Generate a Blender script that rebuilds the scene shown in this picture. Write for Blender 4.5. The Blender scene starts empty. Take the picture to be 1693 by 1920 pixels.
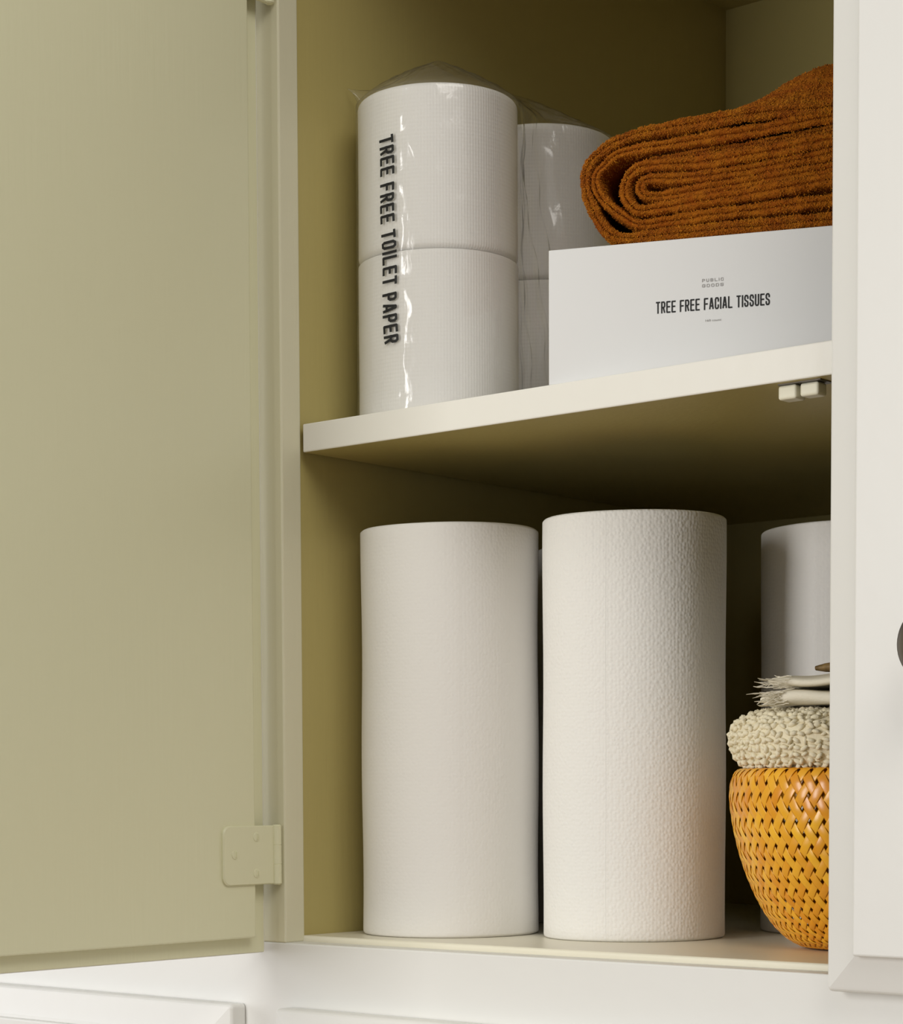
import bpy, math, random
import numpy as np
from mathutils import Vector, Matrix
random.seed(7); rng = np.random.default_rng(7)
sc = bpy.context.scene
C = sc.collection

# ------------------------------------------------------------------ camera
cam_d = bpy.data.cameras.new('camera'); cam = bpy.data.objects.new('camera', cam_d); C.objects.link(cam)
R_ = Vector((0.763836, 0.645396, -0.00426)); U_ = Vector((-0.033017, 0.045666, 0.998411)); F_ = Vector((-0.644565, 0.762482, -0.056191))
m = Matrix((R_, U_, -F_)).transposed().to_4x4(); m.translation = (1.045103, -1.058168, 0.09801)
cam.matrix_world = m
cam_d.sensor_fit = 'HORIZONTAL'; cam_d.sensor_width = 36; cam_d.lens = 85.406
cam_d.shift_x = 0; cam_d.shift_y = 0.44635; cam_d.clip_start = .02
sc.camera = cam

# ------------------------------------------------------------------ world, lights, exposure
w = bpy.data.worlds.new('world'); sc.world = w; w.use_nodes = True
w.node_tree.nodes['Background'].inputs[0].default_value = (1.0, .97, .90, 1)
w.node_tree.nodes['Background'].inputs[1].default_value = 0.29
def area(name, loc, target, sx, sy, power, col):
    l = bpy.data.lights.new(name, 'AREA'); l.shape = 'RECTANGLE'; l.size = sx; l.size_y = sy; l.energy = power; l.color = col
    o = bpy.data.objects.new(name, l); C.objects.link(o); o.location = loc
    o.rotation_euler = (Vector(target) - Vector(loc)).to_track_quat('-Z', 'Y').to_euler(); return o
area('window_light', (-.27, -2.3, .42), (.25, .1, .25), .62, 1.4, 31.5, (1.0, .99, .98))
area('side_window_light', (-2.1, -.95, .30), (0, 0, .2), .7, 1.0, 15, (.98, .98, 1.0))
area('fill_light', (2.2, -1.2, 2.15), (0, 0, .15), 1.9, 1.3, 30, (1.0, .965, .90))  # added fill from the right, brightens the open door's inner face
sc.view_settings.view_transform = 'Standard'; sc.view_settings.look = 'None'
sc.view_settings.gamma = 1; sc.view_settings.use_curve_mapping = False; sc.view_settings.exposure = 0.0

# ------------------------------------------------------------------ helpers
def tag(o, label=None, cat=None, group=None, kind=None):
    for k, v in (('label', label), ('category', cat), ('group', group), ('kind', kind)):
        if v: o[k] = v
    return o
def link(o, parent=None):
    C.objects.link(o)
    if parent: o.parent = parent
    return o
def empty(name, loc=(0, 0, 0), rz=0.):
    o = bpy.data.objects.new(name, None); C.objects.link(o); o.location = loc; o.rotation_euler = (0, 0, rz)
    o.empty_display_size = .02; return o
def mesh_obj(name, V, F, m_, parent=None, smooth=False, uv=None, loc=None):
    me = bpy.data.meshes.new(name); me.from_pydata([tuple(map(float, v)) for v in V], [], [tuple(map(int, f)) for f in F])
    if smooth: me.polygons.foreach_set('use_smooth', [True] * len(me.polygons))
    if uv is not None:
        l = me.uv_layers.new(name='UVMap'); vi = np.empty(len(me.loops), dtype=np.int32); me.loops.foreach_get('vertex_index', vi)
        l.data.foreach_set('uv', np.asarray(uv, dtype=np.float32)[vi].ravel())
    me.materials.append(m_); me.update()
    o = bpy.data.objects.new(name, me)
    if loc: o.location = loc
    return link(o, parent)
def grid_faces(nu, nv, cu=False, cv=False, off=0):
    iu = np.arange(nu if cu else nu - 1); iv = np.arange(nv if cv else nv - 1)
    A, B = np.meshgrid(iu, iv, indexing='ij'); A = A.ravel(); B = B.ravel(); A2 = (A + 1) % nu; B2 = (B + 1) % nv
    return np.stack([A * nv + B, A2 * nv + B, A2 * nv + B2, A * nv + B2], 1) + off
import bmesh
def boxes(name, lst, m_, parent=None, bev=.001, seg=2):
    """lst of (x0,x1,y0,y1,z0,z1[,bevel])"""
    bm = bmesh.new()
    for b in lst:
        x0, x1, y0, y1, z0, z1 = b[:6]; bb = b[6] if len(b) > 6 else bev
        t = bmesh.new(); bmesh.ops.create_cube(t, size=1)
        for v in t.verts: v.co = Vector((x0 + (v.co.x + .5) * (x1 - x0), y0 + (v.co.y + .5) * (y1 - y0), z0 + (v.co.z + .5) * (z1 - z0)))
        if bb > 0: bmesh.ops.bevel(t, geom=t.edges[:], offset=bb, segments=seg, affect='EDGES', profile=.5)
        tm = bpy.data.meshes.new('t'); t.to_mesh(tm); t.free(); bm.from_mesh(tm); bpy.data.meshes.remove(tm)
    me = bpy.data.meshes.new(name); bm.to_mesh(me); bm.free(); me.materials.append(m_)
    return link(bpy.data.objects.new(name, me), parent)
def lathe(name, prof, m_, parent=None, n=64, loc=(0, 0, 0), axis='Z', closed=False, uv=None):
    a = np.linspace(0, 2 * np.pi, n, endpoint=False); P = np.array(prof, float)
    V = np.stack([np.outer(np.cos(a), P[:, 0]), np.outer(np.sin(a), P[:, 0]), np.tile(P[:, 1], (n, 1))], 2).reshape(-1, 3)
    if axis == 'Y': V = V[:, [0, 2, 1]] * np.array([1, -1, 1])
    return mesh_obj(name, V, grid_faces(n, len(P), True, closed), m_, parent, True, loc=loc)

# ------------------------------------------------------------------ materials
def mat(name, col, rough=.5, spec=.5, bump=None, var=None, sheen=0, coat=0):
    m_ = bpy.data.materials.new(name); m_.use_nodes = True; nt = m_.node_tree; p = nt.nodes['Principled BSDF']
    p.inputs['Base Color'].default_value = (*col, 1); p.inputs['Roughness'].default_value = rough
    p.inputs['Specular IOR Level'].default_value = spec
    if sheen: p.inputs['Sheen Weight'].default_value = sheen
    if coat: p.inputs['Coat Weight'].default_value = coat; p.inputs['Coat Roughness'].default_value = .2
    tc = nt.nodes.new('ShaderNodeTexCoord')
    if var:      # (scale xyz, amount, other colour)
        mp = nt.nodes.new('ShaderNodeMapping'); mp.inputs['Scale'].default_value = var[0]
        n = nt.nodes.new('ShaderNodeTexNoise'); n.inputs['Scale'].default_value = 1; n.inputs['Detail'].default_value = 4
        mx = nt.nodes.new('ShaderNodeMix'); mx.data_type = 'RGBA'
        rp = nt.nodes.new('ShaderNodeMapRange'); rp.inputs[1].default_value = .3; rp.inputs[2].default_value = .7; rp.inputs[4].default_value = var[1]
        nt.links.new(tc.outputs['Object'], mp.inputs[0]); nt.links.new(mp.outputs[0], n.inputs['Vector'])
        nt.links.new(n.outputs[0], rp.inputs[0]); nt.links.new(rp.outputs[0], mx.inputs[0])
        mx.inputs[6].default_value = (*col, 1); mx.inputs[7].default_value = (*var[2], 1)
        nt.links.new(mx.outputs[2], p.inputs['Base Color'])
    if bump:     # (scale xyz, strength, distance)
        mp = nt.nodes.new('ShaderNodeMapping'); mp.inputs['Scale'].default_value = bump[0]
        n = nt.nodes.new('ShaderNodeTexNoise'); n.inputs['Scale'].default_value = 1; n.inputs['Detail'].default_value = 5
        b = nt.nodes.new('ShaderNodeBump'); b.inputs['Strength'].default_value = bump[1]; b.inputs['Distance'].default_value = bump[2]
        nt.links.new(tc.outputs['Object'], mp.inputs[0]); nt.links.new(mp.outputs[0], n.inputs['Vector'])
        nt.links.new(n.outputs[0], b.inputs['Height']); nt.links.new(b.outputs[0], p.inputs['Normal'])
    return m_
M_FRONT = mat('white_front_paint', (.78, .775, .745), .42, .4, bump=((60, 60, 60), .12, .002))
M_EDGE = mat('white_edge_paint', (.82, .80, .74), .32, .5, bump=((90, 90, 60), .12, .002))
M_INNER = mat('shade_tinted_inner_paint', (.50, .42, .162), .38, .4, bump=((260, 260, 14), .22, .0008))  # olive shade of the cupboard interior mixed into the base colour
M_DOORIN = mat('shade_tinted_door_paint', (.78, .77, .545), .36, .4, bump=((300, 300, 12), .25, .0008), var=((3, 3, 2), .25, (.76, .73, .50)))  # greenish shade on the door's inner face is part of this colour
M_STILE = mat('shade_tinted_stile_paint', (.74, .71, .53), .36, .4, bump=((200, 200, 20), .15, .001))  # left stile only: shade beside the open door tinted into the paint
M_FLOORB = mat('cream_shelf_paint', (.80, .76, .62), .35, .5, bump=((60, 60, 60), .1, .002))
M_CATCH = mat('ivory_plastic', (.80, .77, .62), .35, .5)
M_METAL = mat('dark_bronze', (.20, .18, .165), .33, .6); M_METAL.node_tree.nodes['Principled BSDF'].inputs['Metallic'].default_value = .85
M_CARD = mat('brown_cardboard', (.42, .30, .19), .9, .2)
M_BOX = mat('white_carton', (.72, .72, .715), .45, .35)
M_INK = mat('black_ink', (.012, .012, .012), .5, .3)
M_GREY = mat('grey_ink', (.32, .31, .30), .5, .3)
M_TERRY = mat('rust_terry', (.36, .115, .007), .95, .1, bump=((900, 900, 900), .6, .0016), var=((120, 120, 120), .8, (.24, .050, .004)), sheen=0)
M_TERRY2 = mat('rust_terry_loops', (.46, .175, .010), .95, .1, var=((90, 90, 90), .9, (.30, .070, .006)), sheen=.05)
M_CROCHET = mat('cream_cotton_yarn', (.88, .81, .62), .9, .15, bump=((1500, 600, 900), .5, .0006), var=((30, 30, 30), .6, (.74, .65, .45)))
M_LINEN = mat('pale_linen', (.86, .80, .66), .9, .15, bump=((500, 1600, 900), .5, .0006))
M_WOOD = mat('brown_wood', (.30, .19, .07), .5, .4, var=((200, 30, 200), .9, (.10, .06, .02)))
M_ROOMWALL = mat('room_wall_paint', (.78, .76, .70), .7, .2)
M_ROOMFLOOR = mat('oak_floor', (.42, .30, .18), .5, .4, var=((2, 20, 2), .7, (.30, .20, .11)))

def paper(name, col, kind):
    m_ = mat(name, col, .92, .12); nt = m_.node_tree; p = nt.nodes['Principled BSDF']; N = nt.nodes; L = nt.links
    uv = N.new('ShaderNodeTexCoord')
    if kind == 'emboss':
        ad = N.new('ShaderNodeTexVoronoi'); ad.feature = 'SMOOTH_F1'; ad.inputs['Scale'].default_value = 400; ad.inputs['Randomness'].default_value = .6
        ad.inputs['Smoothness'].default_value = .4; L.new(uv.outputs['UV'], ad.inputs['Vector'])
    else:
        def wave(dirv, period):
            d = N.new('ShaderNodeVectorMath'); d.operation = 'DOT_PRODUCT'; d.inputs[1].default_value = dirv
            a = N.new('ShaderNodeMath'); a.operation = 'MULTIPLY'; a.inputs[1].default_value = 2 * math.pi / period
            s = N.new('ShaderNodeMath'); s.operation = 'SINE'
            L.new(uv.outputs['UV'], d.inputs[0]); L.new(d.outputs['Value'], a.inputs[0]); L.new(a.outputs[0], s.inputs[0]); return s
        a, b_ = wave((1, 0, 0), .0021), wave((0, 1, 0), .0026)
        ad = N.new('ShaderNodeMath'); ad.operation = 'ADD'; L.new(a.outputs[0], ad.inputs[0]); L.new(b_.outputs[0], ad.inputs[1])
    big = N.new('ShaderNodeTexNoise'); big.inputs['Scale'].default_value = 22; big.inputs['Detail'].default_value = 3
    L.new(uv.outputs['UV'], big.inputs['Vector'])
    bg = N.new('ShaderNodeMath'); bg.operation = 'MULTIPLY_ADD'; bg.inputs[1].default_value = 1.2
    L.new(big.outputs[0], bg.inputs[0]); L.new(ad.outputs[0], bg.inputs[2])
    b = N.new('ShaderNodeBump'); b.inputs['Strength'].default_value = .42 if kind == 'emboss' else .16
    b.inputs['Distance'].default_value = .0010 if kind == 'emboss' else .00035
    b.invert = kind == 'emboss'; L.new(bg.outputs[0], b.inputs['Height']); L.new(b.outputs[0], p.inputs['Normal'])
    return m_
M_TOWEL_A = paper('embossed_paper_soft', (.82, .80, .765), 'emboss'); M_TOWEL_A.node_tree.nodes['Bump'].inputs['Strength'].default_value = .22
M_TOWEL_B = paper('embossed_paper', (.85, .835, .80), 'emboss')
M_TISSUE = paper('ribbed_tissue', (.85, .835, .81), 'rib')

def film_material():
    m_ = bpy.data.materials.new('clear_film'); m_.use_nodes = True; nt = m_.node_tree; N = nt.nodes; L = nt.links
    N.remove(N['Principled BSDF']); out = N['Material Output']
    tr = N.new('ShaderNodeBsdfTransparent'); tr.inputs[0].default_value = (.99, .99, .985, 1)
    gl = N.new('ShaderNodeBsdfGlossy'); gl.inputs['Roughness'].default_value = .12
    df0 = N.new('ShaderNodeBsdfDiffuse'); df0.inputs[0].default_value = (.9, .89, .85, 1); tl = N.new('ShaderNodeBsdfTranslucent'); tl.inputs[0].default_value = (.9, .89, .85, 1)
    df = N.new('ShaderNodeMixShader'); df.inputs[0].default_value = .5; L.new(df0.outputs[0], df.inputs[1]); L.new(tl.outputs[0], df.inputs[2])
    lw = N.new('ShaderNodeLayerWeight'); pw = N.new('ShaderNodeMath'); pw.operation = 'POWER'; pw.inputs[1].default_value = 4
    fr = N.new('ShaderNodeMath'); fr.operation = 'MULTIPLY_ADD'; fr.inputs[1].default_value = .8; fr.inputs[2].default_value = .065
    lw.inputs[0].default_value = .5; L.new(lw.outputs['Facing'], pw.inputs[0]); L.new(pw.outputs[0], fr.inputs[0])
    m1 = N.new('ShaderNodeMixShader'); m1.inputs[0].default_value = .06
    m2 = N.new('ShaderNodeMixShader')
    L.new(tr.outputs[0], m1.inputs[1]); L.new(df.outputs[0], m1.inputs[2])
    L.new(fr.outputs[0], m2.inputs[0]); L.new(m1.outputs[0], m2.inputs[1]); L.new(gl.outputs[0], m2.inputs[2]); L.new(m2.outputs[0], out.inputs[0])
    tc = N.new('ShaderNodeTexCoord'); mp = N.new('ShaderNodeMapping'); mp.inputs['Scale'].default_value = (90, 90, 40)
    n = N.new('ShaderNodeTexNoise'); n.inputs['Scale'].default_value = 1; n.inputs['Detail'].default_value = 4; n.inputs['Distortion'].default_value = 1.2
    b = N.new('ShaderNodeBump'); b.inputs['Strength'].default_value = .22; b.inputs['Distance'].default_value = .002
    L.new(tc.outputs['Object'], mp.inputs[0]); L.new(mp.outputs[0], n.inputs['Vector']); L.new(n.outputs[0], b.inputs['Height'])
    L.new(b.outputs[0], gl.inputs['Normal'])
    return m_
M_FILM = film_material()

def bamboo():
    m_ = mat('varnished_bamboo', (.80, .36, .02), .32, .5, coat=.3); nt = m_.node_tree; p = nt.nodes['Principled BSDF']; N = nt.nodes; L = nt.links
    oi = N.new('ShaderNodeObjectInfo'); cr = N.new('ShaderNodeValToRGB')
    cr.color_ramp.elements[0].color = (.74, .235, .002, 1); cr.color_ramp.elements[1].color = (1.0, .56, .03, 1)
    tc = N.new('ShaderNodeTexCoord'); n = N.new('ShaderNodeTexNoise'); n.inputs['Scale'].default_value = 45; n.inputs['Detail'].default_value = 4
    ma = N.new('ShaderNodeMath'); ma.operation = 'MULTIPLY_ADD'; ma.inputs[1].default_value = .8
    mb = N.new('ShaderNodeMath'); mb.operation = 'MULTIPLY_ADD'; mb.inputs[1].default_value = .5; mb.inputs[2].default_value = -.15
    L.new(tc.outputs['Object'], n.inputs['Vector']); L.new(oi.outputs['Random'], mb.inputs[0])
    L.new(n.outputs[0], ma.inputs[0]); L.new(mb.outputs[0], ma.inputs[2]); L.new(ma.outputs[0], cr.inputs[0]); L.new(cr.outputs[0], p.inputs['Base Color'])
    return m_
M_BAMBOO = bamboo()

# ================================================================== setting
boxes('floor', [(-3, 4, -4, .8, -1.34, -1.30)], M_ROOMFLOOR, bev=0)['kind'] = 'structure'
wl = boxes('wall_back', [(-3, 4, .64, .74, -1.30, 1.5), (-3, -.90, 0, .64, -1.30, 1.5), (1.40, 4, 0, .64, -1.30, 1.5), (-.90, 1.40, 0, .64, .90, 1.5)], M_ROOMWALL, bev=0)
wl['kind'] = 'structure'

# ================================================================== wall cabinet (interior 0..0.88)
T = .019; WI = .881; DP = .5577; ZC = .780
cab = tag(empty('wall_cabinet', (0, 0, 0)), 'white built-in cupboard with its left door open, holding paper rolls and towels', 'cabinet')
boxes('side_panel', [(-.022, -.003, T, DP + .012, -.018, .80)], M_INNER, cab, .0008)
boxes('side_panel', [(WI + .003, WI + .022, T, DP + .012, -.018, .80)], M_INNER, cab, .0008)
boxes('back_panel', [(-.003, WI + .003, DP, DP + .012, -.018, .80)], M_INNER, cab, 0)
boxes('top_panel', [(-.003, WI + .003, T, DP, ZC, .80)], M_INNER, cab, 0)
boxes('bottom_panel', [(-.003, WI + .003, .0175, DP, -.018, 0, .0018)], M_FLOORB, cab, .0018, 3)
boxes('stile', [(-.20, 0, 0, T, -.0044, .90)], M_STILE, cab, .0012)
boxes('stile', [(WI, WI + .20, 0, T, -.004, .90)], M_EDGE, cab, .0012)
boxes('top_rail', [(0, WI, 0, T, .775, .90)], M_FRONT, cab, .0012)
boxes('face_panel', [(-.90, -.2004, 0, T, -.0044, .90)], M_FRONT, cab, .0012)
boxes('face_panel', [(WI + .2004, 1.40, 0, T, -.0044, .90)], M_FRONT, cab, .0012)
boxes('bottom_rail', [(-.90, 1.40, 0, T, -.075, -.0042)], M_FRONT, cab, .0012)
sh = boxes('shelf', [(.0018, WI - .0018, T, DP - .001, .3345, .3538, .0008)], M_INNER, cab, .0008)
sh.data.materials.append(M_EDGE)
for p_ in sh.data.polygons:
    if p_.normal.y < -.3 or p_.normal.z > .5: p_.material_index = 1  # front edge and top white; underside keeps the shade-tinted paint
# shelf wall cleats are hidden; two roller catches under the shelf by the meeting doors
for i, x in enumerate((.3785, .3925)):
    c_ = boxes('door_catch', [(x, x + .0122, .0255 + .001 * i, .037, .3255 + .0006 * i, .3338, .0016)], M_CATCH, cab, .0016, 3)
    boxes('catch_plate', [(x + .0005, x + .0150, .0245, .040, .3338, .3346, .0002)], M_METAL, c_, .0002)

def lipped_door(name, w_, h_, parent, front, inner, z0):
    """closed pose, local: x 0..w (hinge side x=0), y=0 back of the lip, front towards -y, z from 0"""
    d = empty(name); d.parent = parent
    bevelled_slab(w_, h_, front, d, 0, -.0115, -.0175)
    boxes('raised_field', [(.0222, w_ - .0222, -.023, -.016, .0212, h_ - .0212, .0014)], front, d, .0014, 3)
    boxes('inner_field', [(.0165, w_ - .0115, -.001, .009, .0115, h_ - .0115, .0012)], inner, d, .0012, 2)
    boxes('lip', [(.0004, w_ - .0004, -.004, .0004, .0004, h_ - .0004, .0004)], inner, d, .0004, 1)
    return d
def bevelled_slab(w_, h_, m_, parent, y0=0., ye=-.013, yi=-.0185, band=.0195):
    """door slab whose front border slopes from its edge up to the raised field"""
    bm = bmesh.new(); b = band + .0015
    R = [[bm.verts.new((x, y, z)) for x, z in ((i, i), (w_ - i, i), (w_ - i, h_ - i), (i, h_ - i))] for y, i in ((y0, 0), (ye, 0))]
    R.append([bm.verts.new((x, yi, z)) for x, z in ((b, b), (w_ - b, b), (w_ - b, h_ - b), (b, h_ - b))])
    bm.faces.new(R[0][::-1]); bm.faces.new(R[2])
    for k in range(2):
        for i in range(4): bm.faces.new((R[k][i], R[k][(i + 1) % 4], R[k + 1][(i + 1) % 4], R[k + 1][i]))
    bmesh.ops.recalc_face_normals(bm, faces=bm.faces[:])
    ed = [e for e in bm.edges if all(abs(v.co.y - ye) < 1e-6 for v in e.verts) or (len({v.co.y for v in e.verts}) == 2 and any(abs(v.co.y - y0) < 1e-6 for v in e.verts))]
    bmesh.ops.bevel(bm, geom=ed, offset=.0028, segments=4, affect='EDGES', profile=.5)
    me = bpy.data.meshes.new('slab'); bm.to_mesh(me); bm.free(); me.materials.append(m_)
    return link(bpy.data.objects.new('slab', me), parent)
HD = .815
# left door, swung open 90 degrees: local x -> -Y, local -y (front) -> -X
dl = lipped_door('door', .440, HD, cab, M_FRONT, M_DOORIN, 0)
dl.location = (-.0155, -.0056, -.0112); dl.rotation_euler = (0, 0, -math.pi / 2)
tag(dl, 'open door seen from its inner side, white paint tinted for shade')
# right door, closed; mirrored so the meeting edge is on its left
dr = lipped_door('door', .440, HD, cab, M_FRONT, M_DOORIN, 0)
dr.location = (.4359, -.0022, -.0125)
tag(dr, 'closed white door with a raised field')
kn = lathe('knob', [(0, 0), (.0095, 0), (.0090, .003), (.0068, .006), (.0062, .011), (.0085, .015), (.0165, .018), (.0212, .0215), (.0225, .026), (.0208, .031), (.0150, .0345), (.0070, .0362), (0, .0366)], M_METAL, dr, 48, (.0857, -.0225, .1872), 'Y')
tag(kn, 'round dark metal knob')
def hinge(zc, h=.0405):
    """plate on the inner face of the open door, barrel by the stile"""
    n = 10; r = .006; y0, y1 = -.0545, -.0030; z0, z1 = zc - h / 2, zc + h / 2
    pts = []
    for cy, cz, a0 in ((y0 + r, z0 + r, 180), (y0 + r, z1 - r, 90)):
        arc = [(cy + r * math.cos(math.radians(a0 + s * 90 / n * (1 if a0 == 180 else 1))), cz + r * math.sin(math.radians(a0 + s * 90 / n))) for s in range(n + 1)]
        pts.append(arc)
    loop = pts[0] + [(y1, z0), (y1, z1)] + pts[1]
    V = []; 
    cy_, cz_ = (y0 + y1) / 2, zc
    for k, (x, s) in enumerate(((-.0070, 1), (-.0050, 1), (-.0042, .965))):
        V += [(x, cy_ + (a - cy_) * s, cz_ + (b - cz_) * s) for a, b in loop]
    L_ = len(loop); F = []
    for k in range(2):
        for i in range(L_): F.append((k * L_ + i, k * L_ + (i + 1) % L_, (k + 1) * L_ + (i + 1) % L_, (k + 1) * L_ + i))
    F.append(tuple(range(2 * L_, 3 * L_))); F.append(tuple(range(L_ - 1, -1, -1)))
    # three painted-over screw heads with slots
    for (sy, sz) in ((-.0235, zc + .0125), (-.0235, zc - .0125), (-.0440, zc + .0008)):
        b = len(V); n2 = 14
        for rr, xx in ((.0034, -.0044), (.0030, -.0037), (.0009, -.0034)):
            V += [(xx, sy + rr * math.cos(2 * math.pi * i / n2), sz + rr * math.sin(2 * math.pi * i / n2)) for i in range(n2)]
        for k in range(2):
            for i in range(n2): F.append((b + k * n2 + i, b + k * n2 + (i + 1) % n2, b + (k + 1) * n2 + (i + 1) % n2, b + (k + 1) * n2 + i))
        F.append(tuple(range(b + 2 * n2, b + 3 * n2)))
        for sgn in (-1, 1):   # raised rim halves of the slot, filled with paint
            b = len(V); V += [(-.0037, sy + sgn * .0007 - .0003, sz - .0026), (-.0037, sy + sgn * .0007 + .0003, sz - .0026), (-.0037, sy + sgn * .0007 + .0003, sz + .0026), (-.0037, sy + sgn * .0007 - .0003, sz + .0026),
                              (-.0029, sy + sgn * .0007, sz - .0018), (-.0029, sy + sgn * .0007, sz + .0018)]
            F += [(b, b + 1, b + 4), (b + 1, b + 2, b + 5, b + 4), (b + 2, b + 3, b + 5), (b + 3, b, b + 4, b + 5)]
    # barrel
    b = len(V); n2 = 18; bx, by, br = -.0042, -.0038, .0033
    for zz, rr in ((z0 - .0005, .0022), (z0 + .0004, br), (z0 + h * .33, br), (z0 + h * .335, br * .93), (z0 + h * .345, br), (z0 + h * .66, br), (z0 + h * .665, br * .93), (z0 + h * .675, br), (z1 - .0004, br), (z1 + .0005, .0022)):
        V += [(bx + rr * math.cos(2 * math.pi * i / n2), by + rr * math.sin(2 * math.pi * i / n2), zz) for i in range(n2)]
    for k in range(9):
        for i in range(n2): F.append((b + k * n2 + i, b + k * n2 + (i + 1) % n2, b + (k + 1) * n2 + (i + 1) % n2, b + (k + 1) * n2 + i))
    F.append(tuple(range(b + n2 - 1, b - 1, -1))); F.append(tuple(range(b + 9 * n2, b + 10 * n2)))
    o = mesh_obj('hinge', V, F, M_DOORIN)
    o.parent = dl; o.matrix_parent_inverse = (Matrix.Translation(dl.location) @ Matrix.Rotation(-math.pi / 2, 4, 'Z')).inverted()
    return o
hinge(.0570); hinge(.6535)

# ================================================================== lower cabinet
low = tag(empty('base_cabinet', (0, 0, -1.30)), 'white lower cupboard with closed doors below the open cupboard', 'cabinet')
boxes('carcass', [(-.90, 1.40, .0195, .60, .03, 1.2240)], M_FRONT, low, .001)
boxes('face_frame', [(-.90, 1.40, 0, .019, .03, 1.2248, .0001)], M_FRONT, low, .0008)
boxes('plinth', [(-.90, 1.40, .06, .60, 0, .03)], M_FRONT, low, .001)
for x0, x1 in ((-.475, -.0405), (.0018, .4372), (.4417, .885)):
    d = empty('door'); d.parent = low; d.location = (x0, 0, .08)
    hh = 1.2511 - .08; ww = x1 - x0
    bevelled_slab(ww, hh, M_FRONT, d, -.0006, -.0135, -.0185)
    boxes('raised_field', [(.0185, ww - .0185, -.024, -.0175, .0235, hh - .0235, .0014)], M_FRONT, d, .0014, 3)

# ================================================================== paper rolls
def paper_roll(name, x, y, z, r, h, m_, tail_az, mat_core=M_CARD, soft=.003, core_r=.019, dent=0):
    root = empty(name, (x, y, z))
    prof = [(core_r, .001), (core_r + .002, 0)]
    for t in np.linspace(0, 1, 6): prof.append((r - soft + soft * math.sin(t * math.pi / 2), soft * (1 - math.cos(t * math.pi / 2)) * .8))
    for t in np.linspace(.02, .98, 26): prof.append((r, soft + (h - 2 * soft) * t))
    for t in np.linspace(0, 1, 6)[::-1]: prof.append((r - soft + soft * math.sin(t * math.pi / 2), h - soft * (1 - math.cos(t * math.pi / 2)) * .8))
    prof += [(core_r + .002, h), (core_r, h - .001)]
    prof = np.array(prof); n = 180
    th = np.linspace(0, 2 * np.pi, n, endpoint=False); a0 = math.radians(tail_az - 90)
    phi = np.concatenate([th, [2 * np.pi - .006]])          # outer sheet spirals: small step where its tail ends
    P = np.zeros((n + 1, len(prof), 3)); UV = np.zeros((n + 1, len(prof), 2))
    for k, f in enumerate(phi):
        spiral = (.00003 if r > .06 else 0) * (f / (2 * np.pi))
        wob = dent * .0006 * (math.sin(3 * f + x * 50) + .6 * math.sin(5 * f + 1 + y * 70))
        rr = np.where(prof[:, 0] > core_r + .0025, prof[:, 0] + spiral + wob, prof[:, 0])
        rr = rr + np.where(prof[:, 0] > r - .0005, .0004 * np.sin(prof[:, 1] * 40 + 2 * f), 0) * dent
        zw = prof[:, 1] + np.where(prof[:, 1] > h * .5, .0006 * np.sin(2 * f + x * 90) * (prof[:, 0] / r), 0) * dent
        P[k, :, 0] = rr * math.cos(a0 + f); P[k, :, 1] = rr * math.sin(a0 + f); P[k, :, 2] = zw
        UV[k, :, 0] = f * r; UV[k, :, 1] = prof[:, 1] + (r - prof[:, 0])
    mesh_obj('paper', P.reshape(-1, 3), grid_faces(n + 1, len(prof), True), m_, root, True, UV.reshape(-1, 2))
    lathe('cardboard_core', [(core_r - .0002, .0005), (core_r - .0002, h - .0005), (core_r - .0015, h - .0005), (core_r - .0015, .0005)], mat_core, root, 40, closed=True)
    return root
RK = .0622
tag(paper_roll('paper_towel_roll', .0634, .1015, 0, RK, .2825, M_TOWEL_A, 47, dent=1), 'white paper towel roll standing closest to the left cupboard wall', 'paper towel', 'paper towel rolls on the cupboard floor')
tag(paper_roll('paper_towel_roll', .1905, .1465, 0, RK, .2840, M_TOWEL_B, 18.6, dent=.7), 'large embossed paper towel roll in the middle, beside the basket', 'paper towel', 'paper towel rolls on the cupboard floor')
tag(paper_roll('paper_towel_roll', .2770, .2880, 0, RK, .2830, M_TOWEL_A, 10, dent=.7), 'partly shaded paper towel roll standing behind the basket and cloths', 'paper towel', 'paper towel rolls on the cupboard floor')
tag(paper_roll('paper_towel_roll', .0800, .2800, 0, RK, .2830, M_TOWEL_A, 40, dent=.7), 'paper towel roll showing as a sliver in the gap between the two front rolls', 'paper towel', 'paper towel rolls on the cupboard floor')

ZS = .3540
C1 = (.0605, .0955); C2 = (.0600, .2120); RT = .0565
for (cx_, cy_), lo, k in ((C1, 0, 0), (C1, 1, 1), (C2, 0, 2), (C2, 1, 3)):
    lab = ('wrapped toilet roll in front, lower one standing on the shelf', 'wrapped toilet roll in front, upper one of the left stack',
           'wrapped toilet roll behind, lower one just left of the tissue box', 'wrapped toilet roll behind, upper one left of the rust towel')[k]
    tag(paper_roll('toilet_roll', cx_ + 0, cy_, ZS + .0004 + lo * .1106, RT - (.0011 if lo else .0008), .1102, M_TISSUE, 200 + 40 * k, soft=.006 if lo else .0018, dent=.2), lab, 'toilet paper', 'toilet rolls in the clear pack')

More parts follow.
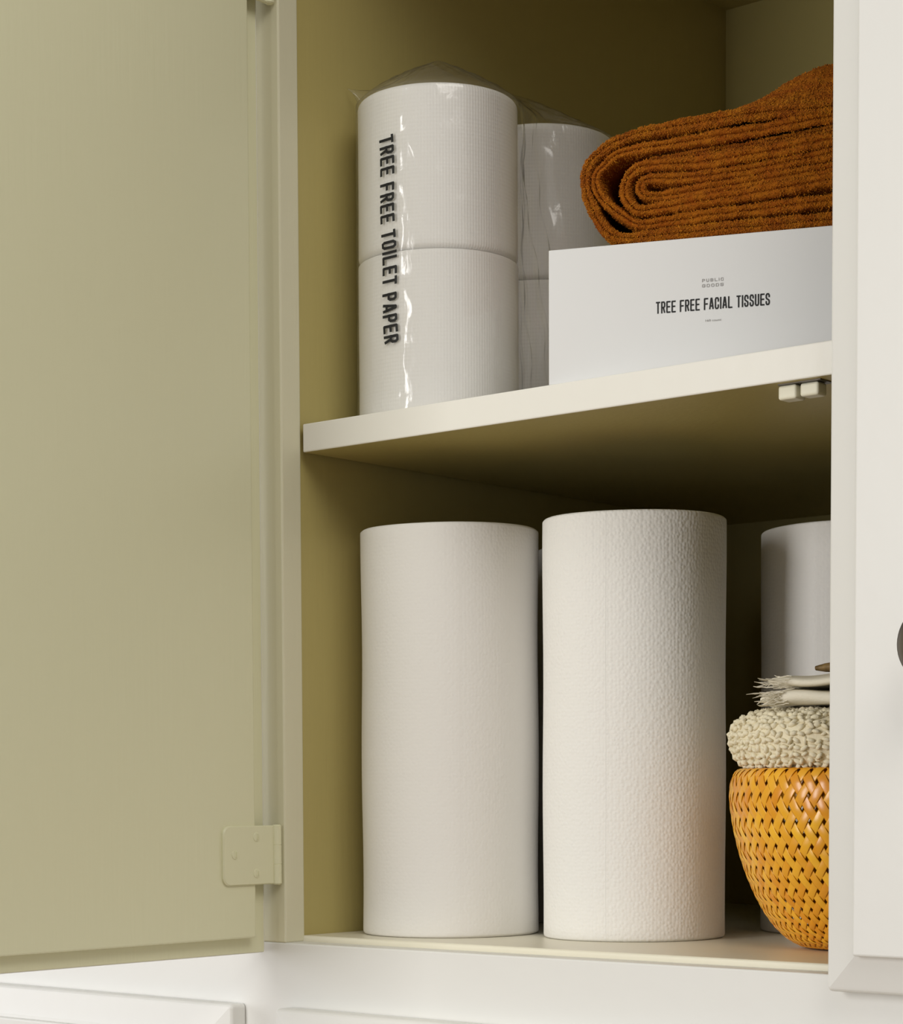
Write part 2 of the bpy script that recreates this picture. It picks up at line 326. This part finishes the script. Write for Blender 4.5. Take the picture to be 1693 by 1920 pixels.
# ---- clear film round the four rolls
def noise2(a, b, s=1.):
    return (np.sin(a * 3.1 * s + b * 1.7) + np.sin(a * 1.3 - b * 4.3 * s + 1.1) + np.sin(a * 6.7 * s + b * 5.1 * s + 2.3) * .6 + np.sin(a * 11.3 + b * 2.1 * s + .7) * .4) / 3
def film():
    n = 260; pts = []; nor = []
    rf = RT + .0004
    # stadium outline, by azimuth round the two centres, joined by straight sides
    per = 2 * math.pi * rf + 2 * (C2[1] - C1[1])
    for k in range(n):
        s = per * k / n
        q_ = math.pi * rf
        if s < q_: a = -math.pi + s / rf; c = C1; p = (c[0] + rf * math.cos(a), c[1] + rf * math.sin(a)); nn = (math.cos(a), math.sin(a))
        elif s < q_ + (C2[1] - C1[1]): p = (C1[0] + rf, C1[1] + (s - q_)); nn = (1, 0)
        elif s < 2 * q_ + (C2[1] - C1[1]): a = (s - q_ - (C2[1] - C1[1])) / rf; p = (C2[0] + rf * math.cos(a), C2[1] + rf * math.sin(a)); nn = (math.cos(a), math.sin(a))
        else: p = (C2[0] - rf, C2[1] - (s - 2 * q_ - (C2[1] - C1[1]))); nn = (-1, 0)
        pts.append(p); nor.append(nn)
    pts = np.array(pts); nor = np.array(nor); S = np.linspace(0, per, n, endpoint=False)
    az = np.degrees(np.arctan2(pts[:, 0] - C1[0], -(pts[:, 1] - C1[1])))
    zs = np.concatenate([[.0008], np.linspace(.004, .2195, 70)]); rows = []
    straight = np.clip((pts[:, 1] - C1[1]) / .02, 0, 1) * np.clip((C2[1] - pts[:, 1]) / .02, 0, 1) * (nor[:, 0] > .5)
    for z in zs:
        ph = z * 60
        d = .0002 * (1 + noise2(S * 60, np.full(n, ph)))
        # back seam: a crooked crest with creases either side, on the front of the pack
        ca = 15.5 + 2.0 * math.sin(z * 31) + 1.4 * math.sin(z * 113)
        g = np.exp(-((az - ca) / 1.9) ** 2); d = d + g * (.0008 + .0006 * math.sin(z * 210) * math.sin(z * 57)) + np.exp(-((az - ca - 5) / 3.) ** 2) * .0004 * (1 + math.sin(z * 90 + 1)) + np.exp(-((az - 17) / 9) ** 2) * .00034 * noise2(az * .35, np.full(n, z * 75))
        # film drawn in and gathered across the waist between the two stacks
        dyc = np.minimum(np.abs(pts[:, 1] - C1[1]), np.abs(pts[:, 1] - C2[1])); gap_ = rf - np.sqrt(np.maximum(rf * rf - dyc * dyc, 0))
        inn = np.minimum(.014 - .004 * math.sin(z * 25), .80 * gap_) * ((nor[:, 0] > .99) & (pts[:, 1] > C1[1]) & (pts[:, 1] < C2[1]))
        d = d - inn + straight * np.minimum(.0034, .20 * gap_) * noise2(S * 110, np.full(n, z * 28))
        pinch = .985 if z < .003 else 1
        rows.append(np.column_stack([pts + nor * d[:, None], np.full(n, ZS + z)]))
    # shoulders and tent top
    ridge = np.stack([np.clip(pts[:, 0], C1[0] - .004, C1[0] + .004), np.clip(pts[:, 1], C1[1] - .004, C2[1] + .01)], 1)
    zr = .2500 - .0 * ridge[:, 1]
    tt = np.clip((ridge[:, 1] - C1[1]) / (C2[1] - C1[1]), 0, 1)
    zr = .2505 - .0035 * np.sin(tt * math.pi) - .012 * np.clip(tt - .8, 0, .2) * 5
    ear = np.exp(-((az + 62) / 9) ** 2)
    earp = np.array([-.0012, .069])
    last = rows[-1]
    for k, t in enumerate(np.linspace(.06, 1, 14)):
        xy = last[:, :2] * (1 - t) + ridge * t
        z = .2195 + (zr - .2195) * (t ** .8) + .0011 * noise2(S * 150, np.full(n, t * 5)) * math.sin(t * math.pi)
        e = ear * math.exp(-((t - .22) / .15) ** 2)
        xy = xy * (1 - e[:, None]) + earp * e[:, None]; z = z * (1 - e) + .240 * e
        rows.append(np.column_stack([xy, ZS + z]))
    P = np.stack(rows, 1)
    P[:, :, 0] = np.maximum(P[:, :, 0], -.0024)
    root = empty('plastic_wrapper', (C1[0], .15, ZS))
    tag(root, 'clear crinkled plastic pack around four toilet rolls, black lettering down its front', 'wrapper')
    off = np.array([C1[0], .15, ZS])
    o = mesh_obj('film', (P - off).reshape(-1, 3), grid_faces(P.shape[0], P.shape[1], True), M_FILM, root, True)
    return root
wrap = film()

# ================================================================== lettering
GL = {'T': [[(0, 1), (1, 1)], [(.5, 1), (.5, 0)]], 'R': [[(0, 0), (0, 1), (.75, 1), (1, .87), (1, .62), (.75, .49), (0, .49)], [(.55, .49), (1, 0)]],
      'E': [[(1, 1), (0, 1), (0, 0), (1, 0)], [(0, .52), (.85, .52)]], 'F': [[(1, 1), (0, 1), (0, 0)], [(0, .50), (.85, .50)]],
      'O': [[(.25, 0), (0, .14), (0, .86), (.25, 1), (.75, 1), (1, .86), (1, .14), (.75, 0), (.25, 0)]], 'I': [[(0, 0), (0, 1)]],
      'L': [[(0, 1), (0, 0), (1, 0)]], 'P': [[(0, 0), (0, 1), (.75, 1), (1, .87), (1, .58), (.75, .45), (0, .45)]],
      'A': [[(0, 0), (.40, 1), (.60, 1), (1, 0)], [(.16, .27), (.84, .27)]],
      'C': [[(1, .70), (1, .86), (.75, 1), (.25, 1), (0, .86), (0, .14), (.25, 0), (.75, 0), (1, .14), (1, .30)]],
      'S': [[(1, .74), (1, .86), (.75, 1), (.25, 1), (0, .86), (0, .66), (.2, .54), (.8, .44), (1, .32), (1, .14), (.75, 0), (.25, 0), (0, .14), (0, .26)]],
      'U': [[(0, 1), (0, .14), (.25, 0), (.75, 0), (1, .14), (1, 1)]],
      'B': [[(0, 0), (0, 1), (.75, 1), (1, .88), (1, .64), (.75, .52), (0, .52)], [(.75, .52), (1, .4), (1, .12), (.75, 0), (0, 0)]],
      'G': [[(1, .74), (1, .86), (.75, 1), (.25, 1), (0, .86), (0, .14), (.25, 0), (.75, 0), (1, .14), (1, .48), (.55, .48)]],
      'D': [[(0, 0), (0, 1), (.7, 1), (1, .82), (1, .18), (.7, 0), (0, 0)]]}
def lettering(text, cap, wid, stroke, gap, space, length, fn, name, m_, parent, track=0):
    """stroke-built condensed capitals; fn(u, v) puts text coordinates on a surface; LENGTH rescales the line"""
    V = []; F = []; x = 0; quads = []
    for ch in text:
        if ch == ' ': x += space; continue
        ww = 0 if ch == 'I' else wid - stroke
        if ch == 'A': ww *= 1.12
        for pl in GL[ch]:
            for k in range(len(pl) - 1):
                a = np.array([x + stroke / 2 + pl[k][0] * ww, stroke / 2 + pl[k][1] * (cap - stroke)]); b = np.array([x + stroke / 2 + pl[k + 1][0] * ww, stroke / 2 + pl[k + 1][1] * (cap - stroke)])
                d = (b - a) / np.linalg.norm(b - a); nn = np.array([-d[1], d[0]]) * stroke / 2
                ea = (stroke / 2 if k == 0 and abs(d[0] * d[1]) < .05 else stroke * .25); eb = (stroke / 2 if k == len(pl) - 2 and abs(d[0] * d[1]) < .05 else stroke * .25)
                a2 = a - d * ea; b2 = b + d * eb; quads.append([a2 - nn, b2 - nn, b2 + nn, a2 + nn])
        x += ww + stroke + gap
    tot = x - gap; sx = length / tot
    for i, q_ in enumerate(quads):
        b = len(V)
        V += [fn(p[0] * sx, p[1], i * 2e-7) for p in q_]; F.append((b, b + 1, b + 2, b + 3))
    return mesh_obj(name, V, F, m_, parent)
def on_pack(u, v, e):          # reads downwards; letter tops towards +azimuth
    z = .1872 - u; t = u / .1385
    a = math.radians(-3.3 + 3.4 * t) + (v + .0022 * (math.sin(u * 95) * .25)) / (RT + .0011)
    z -= v * -.055
    r = RT + .0011 + e
    return (C1[0] + r * math.sin(a) - C1[0], C1[1] - r * math.cos(a) - .15, z)
tx = lettering('TREE FREE TOILET PAPER', .0122, .0056, .0019, .0014, .0038, .1385, on_pack, 'lettering', M_INK, wrap)
tag(tx, 'black capitals TREE FREE TOILET PAPER')

# ================================================================== tissue box
AB = math.radians(21.5)
tb = tag(empty('tissue_box', (.2152, .0225, ZS), AB), 'flat white tissue box with black lettering under the rust towel', 'box')
boxes('carton', [(-.0015, .2335, 0, .112, .0002, .0836, .0006)], M_BOX, tb, .0006)
onb = lambda u0, v0: (lambda u, v, e: (u0 + u, -.00025 - e, v0 + v))
tag(lettering('TREE FREE FACIAL TISSUES', .0072, .0027, .00088, .00062, .0020, .0706, onb(.0673, .0393), 'lettering', M_INK, tb), 'black capitals TREE FREE FACIAL TISSUES')
tag(lettering('PUBLIC', .0019, .0017, .00035, .0009, .001, .0132, onb(.0962, .0562), 'lettering', M_GREY, tb), 'small grey maker lettering')
tag(lettering('GOODS', .0019, .0019, .00035, .0009, .001, .0132, onb(.0962, .0530), 'lettering', M_GREY, tb), 'small grey maker lettering')
fc = bpy.data.curves.new('t', 'FONT'); fc.body = '160 count'; fc.size = .0019; fo = bpy.data.objects.new('t', fc); C.objects.link(fo)
dg = bpy.context.evaluated_depsgraph_get(); me = bpy.data.meshes.new_from_object(fo.evaluated_get(dg)); bpy.data.objects.remove(fo)
xs = [v.co.x for v in me.vertices]; k_ = .0104 / max(xs)
for v in me.vertices: v.co = (.0978 + v.co.x * k_, -.0003, .0322 + v.co.y)
me.materials.clear(); me.materials.append(M_GREY); link(bpy.data.objects.new('lettering', me), tb)

# ================================================================== rust towel, folded
def crom(P, step):
    P = np.array(P, float); P = np.vstack([2 * P[0] - P[1], P, 2 * P[-1] - P[-2]]); out = []
    for i in range(1, len(P) - 2):
        L_ = np.linalg.norm(P[i + 1] - P[i]); n = max(2, int(L_ / step))
        for t in np.arange(n) / n:
            out.append(.5 * ((2 * P[i]) + (-P[i - 1] + P[i + 1]) * t + (2 * P[i - 1] - 5 * P[i] + 4 * P[i + 1] - P[i + 2]) * t * t + (-P[i - 1] + 3 * P[i] - 3 * P[i + 1] + P[i + 2]) * t ** 3))
    out.append(P[-2]); return np.array(out)
XR = .228
B1 = [(XR, .1640), (.1735, .1547), (.1456, .1554), (.1229, .1549), (.0976, .1537), (.0756, .1521), (.0565, .1510), (.0447, .1480), (.0362, .1445), (.0276, .1385), (.0228, .1321), (.0214, .1257), (.0225, .1168), (.0259, .1083), (.0307, .0987), (.0379, .0909), (.0470, .0880), (.0565, .0876), (.0977, .0880), (.1361, .0880), (.1738, .0882), (XR, .0884)]
B2 = [(XR, .1540), (.1735, .1491), (.1359, .146), (.0976, .1441), (.0757, .1425), (.0565, .1412), (.0447, .1401), (.0382, .1374), (.0321, .1322), (.0286, .1283), (.028, .1228), (.0307, .1151), (.0375, .1079), (.0457, .1017), (.0538, .0964), (.0606, .0951), (.0757, .0960), (.0977, .0972), (.1361, .0986), (.1738, .0998), (XR, .101)]
B3 = [(.0616, .1352), (.0757, .1351), (.0976, .1368), (.1359, .139), (.1735, .1428), (XR, .147)]
B4 = [(XR, .1385), (.1736, .1353), (.136, .1317), (.0976, .1297), (.0757, .1302), (.0599, .1305), (.0531, .1285), (.0487, .1241), (.0467, .1188), (.0477, .1122), (.0518, .1066), (.0575, .1035), (.0757, .1048), (.0977, .1063), (.1361, .1085), (.1737, .1117), (XR, .114)]
B5 = [(XR, .1300), (.1736, .1274), (.136, .1238), (.0976, .1214), (.0757, .1219), (.0626, .1228), (.0582, .1213), (.0562, .1179), (.0575, .1145), (.0619, .1122), (.0757, .1122), (.0977, .1137), (.136, .1159), (.1737, .1189), (XR, .121)]
TW = .150
def ribbon(pl, h, seed, depth0, bulge, grow, step=.0011):
    c = crom(pl, step); tg = np.gradient(c, axis=0); tg /= np.linalg.norm(tg, axis=1)[:, None]; nn = np.column_stack([-tg[:, 1], tg[:, 0]])
    front = [(1, d) for d in np.concatenate([np.linspace(TW, .03, 16), np.linspace(.026, .004, 14)])] + [(.96, .0022), (.86, .0010), (.70, .0003), (.52, 0), (.34, .0003), (.18, .0007), (.06, .0018), (0, .0026)]
    prof = np.array(front + [(-a, b) for a, b in front[::-1][1:]])
    arc = np.concatenate([[0], np.cumsum(np.linalg.norm(np.diff(c, axis=0), axis=1))])
    n, k = len(c), len(prof); P = np.zeros((n, k, 3)); N = np.zeros((n, k, 3))
    dn = np.gradient(prof, axis=0); pn = np.column_stack([dn[:, 1] * -1 / h / 1, dn[:, 0]])   # normal in (thickness, depth)
    for j in range(k):
        a, b = prof[j]
        hh = h * (1 + .20 * noise2(arc * 90 + seed, np.full(n, b * 40 + seed))) * (1 + grow * min(1, max(0, b - .004) / .020))
        hh = hh * (.74 + .26 * np.clip((c[:, 0] - .045) / .05, 0, 1))
        s = c[:, 0] + nn[:, 0] * a * hh; z = c[:, 1] + nn[:, 1] * a * hh
        y = b + depth0 + .0016 * noise2(arc * 45 + seed * 2, np.full(n, seed * 1.3)) + .0004 * noise2(arc * 400 + seed, np.full(n, a * 3))
        sm = np.clip((s - .085) / .085, 0, 1); sm = sm * sm * (3 - 2 * sm); dd = max(0, min(1, (b - .002) / .055)); dd = math.sin(dd * math.pi / 2)
        z = z + bulge * sm * dd * (c[:, 1] > .125)
        P[:, j] = np.column_stack([s, y, z])
    # outward normals from the grid
    du = np.gradient(P, axis=0); dv = np.gradient(P, axis=1); N = np.cross(dv, du); N /= np.linalg.norm(N, axis=2)[:, :, None] + 1e-12
    P = P + N * (.00045 * rng.random((n, k, 1)) - .0002)
    P[:, :, 2] = np.maximum(P[:, :, 2], .0840)
    return P, N
def towel():
    V = []; F = []; off = 0; tv = []; 
    for pl, h, seed, d0, bl in ((B1, .0042, 1., .0020, .038), (B2, .0041, 2.3, .0030, .020), (B3, .0022, 3.1, .0070, .010), (B4, .0043, 4.7, .0016, .004), (B5, .0039, 5.9, .0034, 0)):
        P, N = ribbon(pl, h, seed, d0, bl, 0. if pl is B1 else (.8 if pl in (B3, B5) else .12)); n, k = P.shape[:2]
        V.append(P.reshape(-1, 3)); F.append(grid_faces(n, k, False, True, off)); off += n * k
        # terry loops
        cnt = 56000 if pl is B1 else 10000
        mid = k // 2
        ii = rng.integers(1, n - 1, cnt)
        jj = np.where(rng.random(cnt) < (.35 if pl is B1 else .8), rng.integers(mid - 15, mid + 16, cnt), rng.integers(1, k - 1, cnt))
        ok_ = np.abs(jj - mid) > 1; ii = ii[ok_]; jj = jj[ok_]; cnt = len(ii)
        p0 = P[ii, jj] + (P[ii + 0, np.minimum(jj + 1, k - 1)] - P[ii, jj]) * rng.random((cnt, 1)) + (P[ii - 1, jj] - P[ii, jj]) * rng.random((cnt, 1))
        tv.append((p0, N[ii, jj]))
    V = np.vstack(V); F = np.vstack(F)
    root = mesh_obj('folded_towel', V, F, M_TERRY, None, True, loc=(.2152 - math.sin(AB) * .0, .0225, ZS)); root.rotation_euler = (0, 0, AB)
    tag(root, 'rust-orange terry towel folded in layers on the tissue box', 'towel')
    p = np.vstack([a for a, b in tv]); nn = np.vstack([b for a, b in tv]); cnt = len(p)
    d = nn + rng.normal(0, .45, (cnt, 3)); d /= np.linalg.norm(d, axis=1)[:, None]
    side = np.cross(d, rng.normal(0, 1, (cnt, 3))); side /= np.linalg.norm(side, axis=1)[:, None]; s2 = np.cross(d, side)
    r0 = rng.uniform(.00026, .00050, (cnt, 1)); ln = rng.uniform(.0006, .0015, (cnt, 1)); base = p - d * .0004
    ring = [base + (side * math.cos(a) + s2 * math.sin(a)) * r0 for a in (0, 2.094, 4.189)]
    ring2 = [base + d * ln * .8 + side * ln * .25 + (side * math.cos(a) + s2 * math.sin(a)) * r0 * .9 for a in (0, 2.094, 4.189)]
    tip = base + d * ln * 1.05 + side * ln * .5
    W_ = np.stack(ring + ring2 + [tip], 1); W_[:, :, 2] = np.maximum(W_[:, :, 2], .0838); W_ = W_.reshape(-1, 3); b = np.arange(cnt) * 7
    Ft = np.concatenate([np.stack([b + i, b + (i + 1) % 3, b + 3 + (i + 1) % 3, b + 3 + i], 1) for i in range(3)])
    Ft3 = np.concatenate([np.stack([b + 3 + i, b + 3 + (i + 1) % 3, b + 6], 1) for i in range(3)])
    me = bpy.data.meshes.new('terry_loops'); me.from_pydata(W_.tolist(), [], Ft.tolist() + Ft3.tolist()); me.materials.append(M_TERRY2)
    o = link(bpy.data.objects.new('terry_loops', me), root); o['kind'] = 'stuff'
towel()

# ================================================================== bamboo basket
BX, BY = .3735, .1400
bk = tag(empty('bamboo_basket', (BX, BY, 0)), 'round orange-yellow woven bamboo basket under the cream cloths', 'basket')
PR = crom([(.030, .0012), (.040, .0022), (.0500, .0080), (.0600, .0190), (.0690, .0350), (.0765, .0540), (.0815, .0730), (.0842, .0900), (.0843, .1020), (.0815, .1105), (.0775, .1130), (.0735, .1100), (.0735, .098), (.0735, .090)], .0012)
ds = np.concatenate([[0], np.cumsum(np.linalg.norm(np.diff(PR, axis=0), axis=1))])
rm = PR[:, 0]; uu = np.concatenate([[0], np.cumsum(np.diff(ds) / ((rm[1:] + rm[:-1]) / 2))])
NS = 58; TA = 1.75
tgp = np.gradient(PR, axis=0); tgp /= np.linalg.norm(tgp, axis=1)[:, None]; nrp = np.column_stack([tgp[:, 1], -tgp[:, 0]])
ucrit = uu[np.argmax(rm)]
def strip_mesh(sign, par):
    dU = 2 * math.pi / NS * TA / 2 / 4.0; U = np.arange(0, uu[-1], dU); V = []; n = len(U); phs = sign * (U - ucrit) / TA
    for k, u in enumerate(U):
        r = np.interp(u, uu, rm); z = np.interp(u, uu, PR[:, 1]); nr = (np.interp(u, uu, nrp[:, 0]), np.interp(u, uu, nrp[:, 1])); tr = (-nr[1], nr[0]) if False else (np.interp(u, uu, tgp[:, 0]), np.interp(u, uu, tgp[:, 1]))
        x = par + 2 * ((u - ucrit) / TA) * NS / (2 * math.pi)
        hgt = .00042 * math.cos(math.pi * x) * (1 if sign > 0 else -1)
        ph = phs[k]; half = .50 * (2 * math.pi * r / NS) * math.sin(math.atan(TA)) * .74
        # across-direction in the surface: perpendicular to the strip's run
        al = math.atan(TA); ca, sa = math.cos(al), math.sin(al)
        er = np.array([math.cos(ph), math.sin(ph), 0]); et = np.array([-math.sin(ph), math.cos(ph), 0]); ez = np.array([0, 0, 1])
        Nn = er * nr[0] + ez * nr[1]; Tm = er * tr[0] + ez * tr[1]
        ac = et * sa - Tm * ca * sign
        c = er * r + ez * z + Nn * hgt
        for (w_, t_) in ((-1, 0), (-.8, .00022), (.8, .00022), (1, 0), (.8, -.00022), (-.8, -.00022)):
            V.append(c + ac * w_ * half + Nn * t_)
    F = grid_faces(n, 6, False, True)
    me = bpy.data.meshes.new('strip'); V = np.array(V); V[:, 2] = np.maximum(V[:, 2], .0004)
    me.from_pydata(V.tolist(), [], F.tolist()); me.polygons.foreach_set('use_smooth', [True] * len(me.polygons)); me.materials.append(M_BAMBOO); return me
for sign in (1, -1):
    ms = [strip_mesh(sign, p_) for p_ in (0, 2)]
    for i in range(NS):
        # A_i: column phase 2i ; B_j: 2j  (mod 4)
        o = bpy.data.objects.new('strip', ms[i % 2]); o.rotation_euler = (0, 0, 2 * math.pi * i / NS); link(o, bk)
lathe('base', [(0, .0016), (.020, .0014), (.037, .0012), (.0405, .0016), (.0415, .0034), (.038, .0044), (.020, .0040), (0, .0042)], M_BAMBOO, bk, 60)
tr_ = lathe('rim_core', [(.0745 + .0022 * math.cos(a), .1088 + .0026 * math.sin(a)) for a in np.linspace(0, 2 * math.pi, 12, endpoint=False)], M_BAMBOO, bk, 70, closed=True)

# ================================================================== looped cotton cloth on the basket
def ico(sub=1):
    bm = bmesh.new(); bmesh.ops.create_icosphere(bm, subdivisions=sub, radius=1); V = np.array([v.co[:] for v in bm.verts]); F = np.array([[v.index for v in f.verts] for f in bm.faces]); bm.free(); return V, F
IV, IF = ico(1)
def pad_surface(a, t):
    """a round the pad, t 0 (bottom) .. 1 (top): a thick folded cloth sagging over the rim"""
    prof = crom([(.030, .1120), (.066, .1130), (.0785, .1185), (.0840, .1300), (.0820, .1390), (.0710, .1455), (.045, .1490), (.010, .1500)], .001)
    i = t * (len(prof) - 1); r = np.interp(i, np.arange(len(prof)), prof[:, 0]); z = np.interp(i, np.arange(len(prof)), prof[:, 1])
    r = r * (1 + .025 * np.sin(3 * a + .6) + .012 * np.sin(7 * a)); lift = .0022 * np.sin(2 * a + .8) * np.clip((z - .125) / .03, 0, 1)
    return np.stack([r * np.cos(a), r * np.sin(a), z + lift], -1)
def cotton_cloth():
    na, nt_ = 120, 40
    A, Tt = np.meshgrid(np.linspace(0, 2 * np.pi, na, endpoint=False), np.linspace(0, 1, nt_), indexing='ij'); P = pad_surface(A, Tt)
    root = mesh_obj('looped_cotton_cloth', (P - np.array([0, 0, .112])).reshape(-1, 3), grid_faces(na, nt_, True), M_CROCHET, None, True, loc=(BX, BY, .112))
    tag(root, 'cream looped cotton cloth bulging over the rim of the bamboo basket', 'cloth')
    V = []; F = []; b = 0; rows = 30; 
    for j in range(rows):
        t = .10 + .88 * j / rows; r = np.linalg.norm(pad_surface(np.array(0.), np.array(t))[:2]); n = max(10, int(2 * math.pi * r / .0046))
        for i in range(n):
            if rng.random() < .04: continue
            a = 2 * math.pi * (i + .5 * (j % 2)) / n + rng.normal(0, .009); tj = t + rng.normal(0, .004)
            p = pad_surface(np.array(a), np.array(tj)); pa = pad_surface(np.array(a + .01), np.array(tj)) - p; pt = pad_surface(np.array(a), np.array(min(1, tj + .01))) - p
            e1 = pa / np.linalg.norm(pa); e2 = pt / (np.linalg.norm(pt) + 1e-9); nn = np.cross(e1, e2); nn /= np.linalg.norm(nn) + 1e-9
            ang = .7 * (1 if (i + j) % 2 else -.6) + rng.normal(0, .35); d1 = e1 * math.cos(ang) + e2 * math.sin(ang); d2 = np.cross(nn, d1)
            L1, L2, L3 = rng.uniform(.0027, .0038), rng.uniform(.0012, .0018), rng.uniform(.0016, .0026)
            V.append(p + nn * rng.uniform(.0002, .0012) + IV[:, :1] * d1 * L1 + IV[:, 1:2] * d2 * L2 + IV[:, 2:] * nn * L3); F.append(IF + b); b += len(IV)
    V = np.vstack(V) - np.array([0, 0, .112]); V[:, 2] = np.maximum(V[:, 2], .0004)
    o = mesh_obj('yarn_loops', V, np.vstack(F), M_CROCHET, root, True); o['kind'] = 'stuff'
cotton_cloth()

# ================================================================== fringed cloth
def tube(path, r, n=5):
    P = np.array(path, float); tg = np.gradient(P, axis=0); tg /= np.linalg.norm(tg, axis=1)[:, None] + 1e-12
    s = np.cross(tg, [0.13, .3, 1.]); s /= np.linalg.norm(s, axis=1)[:, None] + 1e-12; u = np.cross(s, tg); a = np.linspace(0, 2 * np.pi, n, endpoint=False)
    rr = np.full(len(P), r); rr[-1] *= .5
    V = P[:, None] + rr[:, None, None] * (s[:, None] * np.cos(a)[None, :, None] + u[:, None] * np.sin(a)[None, :, None])
    return V.reshape(-1, 3), grid_faces(len(P), n, False, True)
def fringed_cloth():
    ox, oy, oz = .382, .108, .1510
    root = empty('fringed_cloth', (ox, oy, oz), math.radians(8)); tag(root, 'small folded pale cloth with frayed fringe, lying on the looped cotton cloth', 'cloth')
    V = []; F = []; off = 0
    # two folded layers: local x from the frayed end (-) to the right, y depth, z up
    for (x0, x1, y0, y1, z0, th, sd) in ((-.048, .055, -.030, .040, .0005, .0105, 0.), (-.043, .058, -.028, .042, .0118, .0070, 2.)):
        nx, na = 40, 28; G = np.zeros((nx, na, 3))
        for i in range(nx):
            x = x0 + (x1 - x0) * i / (nx - 1); tp = min(1, (i + 1) / 5) ** .5
            for j in range(na):
                a = 2 * math.pi * j / na; cy, sy = math.cos(a), math.sin(a)
                yy = (y0 + y1) / 2 + (y1 - y0) / 2 * np.sign(cy) * abs(cy) ** .5; zz = z0 + th / 2 + th / 2 * np.sign(sy) * abs(sy) ** .7 * tp
                zz += .0009 * math.sin(x * 120 + yy * 60 + sd) + .0012 * math.sin(yy * 90 + sd) + .03 * max(0, x) * .35
                G[i, j] = (x, yy, max(zz, .0002 + z0 * .9))
        V.append(G.reshape(-1, 3)); F += grid_faces(nx, na, False, True, off).tolist(); F.append(tuple(off + np.arange(na))); F.append(tuple(off + (nx - 1) * na + np.arange(na)[::-1])); off += nx * na
    mesh_obj('weave', np.vstack(V), F, M_LINEN, root, True)
    V = []; F = []; off = 0
    for k in range(330):
        lay = k % 3; z0 = rng.uniform(.0005, .0095) if lay else rng.uniform(.0115, .0185); y0 = rng.uniform(-.034, .034); x0 = -.045 + rng.uniform(0, .012); L_ = rng.uniform(.006, .011) if lay else rng.uniform(.006, .013)
        dy, dz = rng.normal(-.15, .35), rng.normal(-.25 if lay else .0, .15)
        if y0 < -.026: dy -= .5
        pts = [(x0 + .004 - L_ * t, y0 + dy * L_ * t * t + rng.normal(0, .0002), max(z0 + dz * L_ * t * t + rng.normal(0, .0002), .0003)) for t in np.linspace(0, 1, 6)]
        v, f = tube(pts, rng.uniform(.00022, .0004)); V.append(v); F.append(f + off); off += len(v)
    o = mesh_obj('fringe', np.vstack(V), np.vstack(F), M_LINEN, root, True); o['kind'] = 'stuff'
fringed_cloth()
# small wooden piece on top
def wood_piece():
    n, k = 14, 12; V = []
    for i in range(n):
        t = i / (n - 1); x = .075 * t; w_ = .0026 + .0060 * min(1, t * 4) ** .7; h_ = .0014 + .0022 * min(1, t * 5) ** .6
        for j in range(k):
            a = 2 * math.pi * j / k; V.append((x, w_ * math.cos(a),   .0036 + h_ * math.sin(a)))
    F = grid_faces(n, k, False, True).tolist() + [tuple(range(k))[::-1], tuple((n - 1) * k + np.arange(k))]
    o = mesh_obj('wooden_handle', V, F, M_WOOD, None, True, loc=(.3605, .1010, .1712)); o.rotation_euler = (0, math.radians(-2), math.radians(14))
    tag(o, 'brown wooden tip lying on top of the fringed cloth', 'handle')
wood_piece()
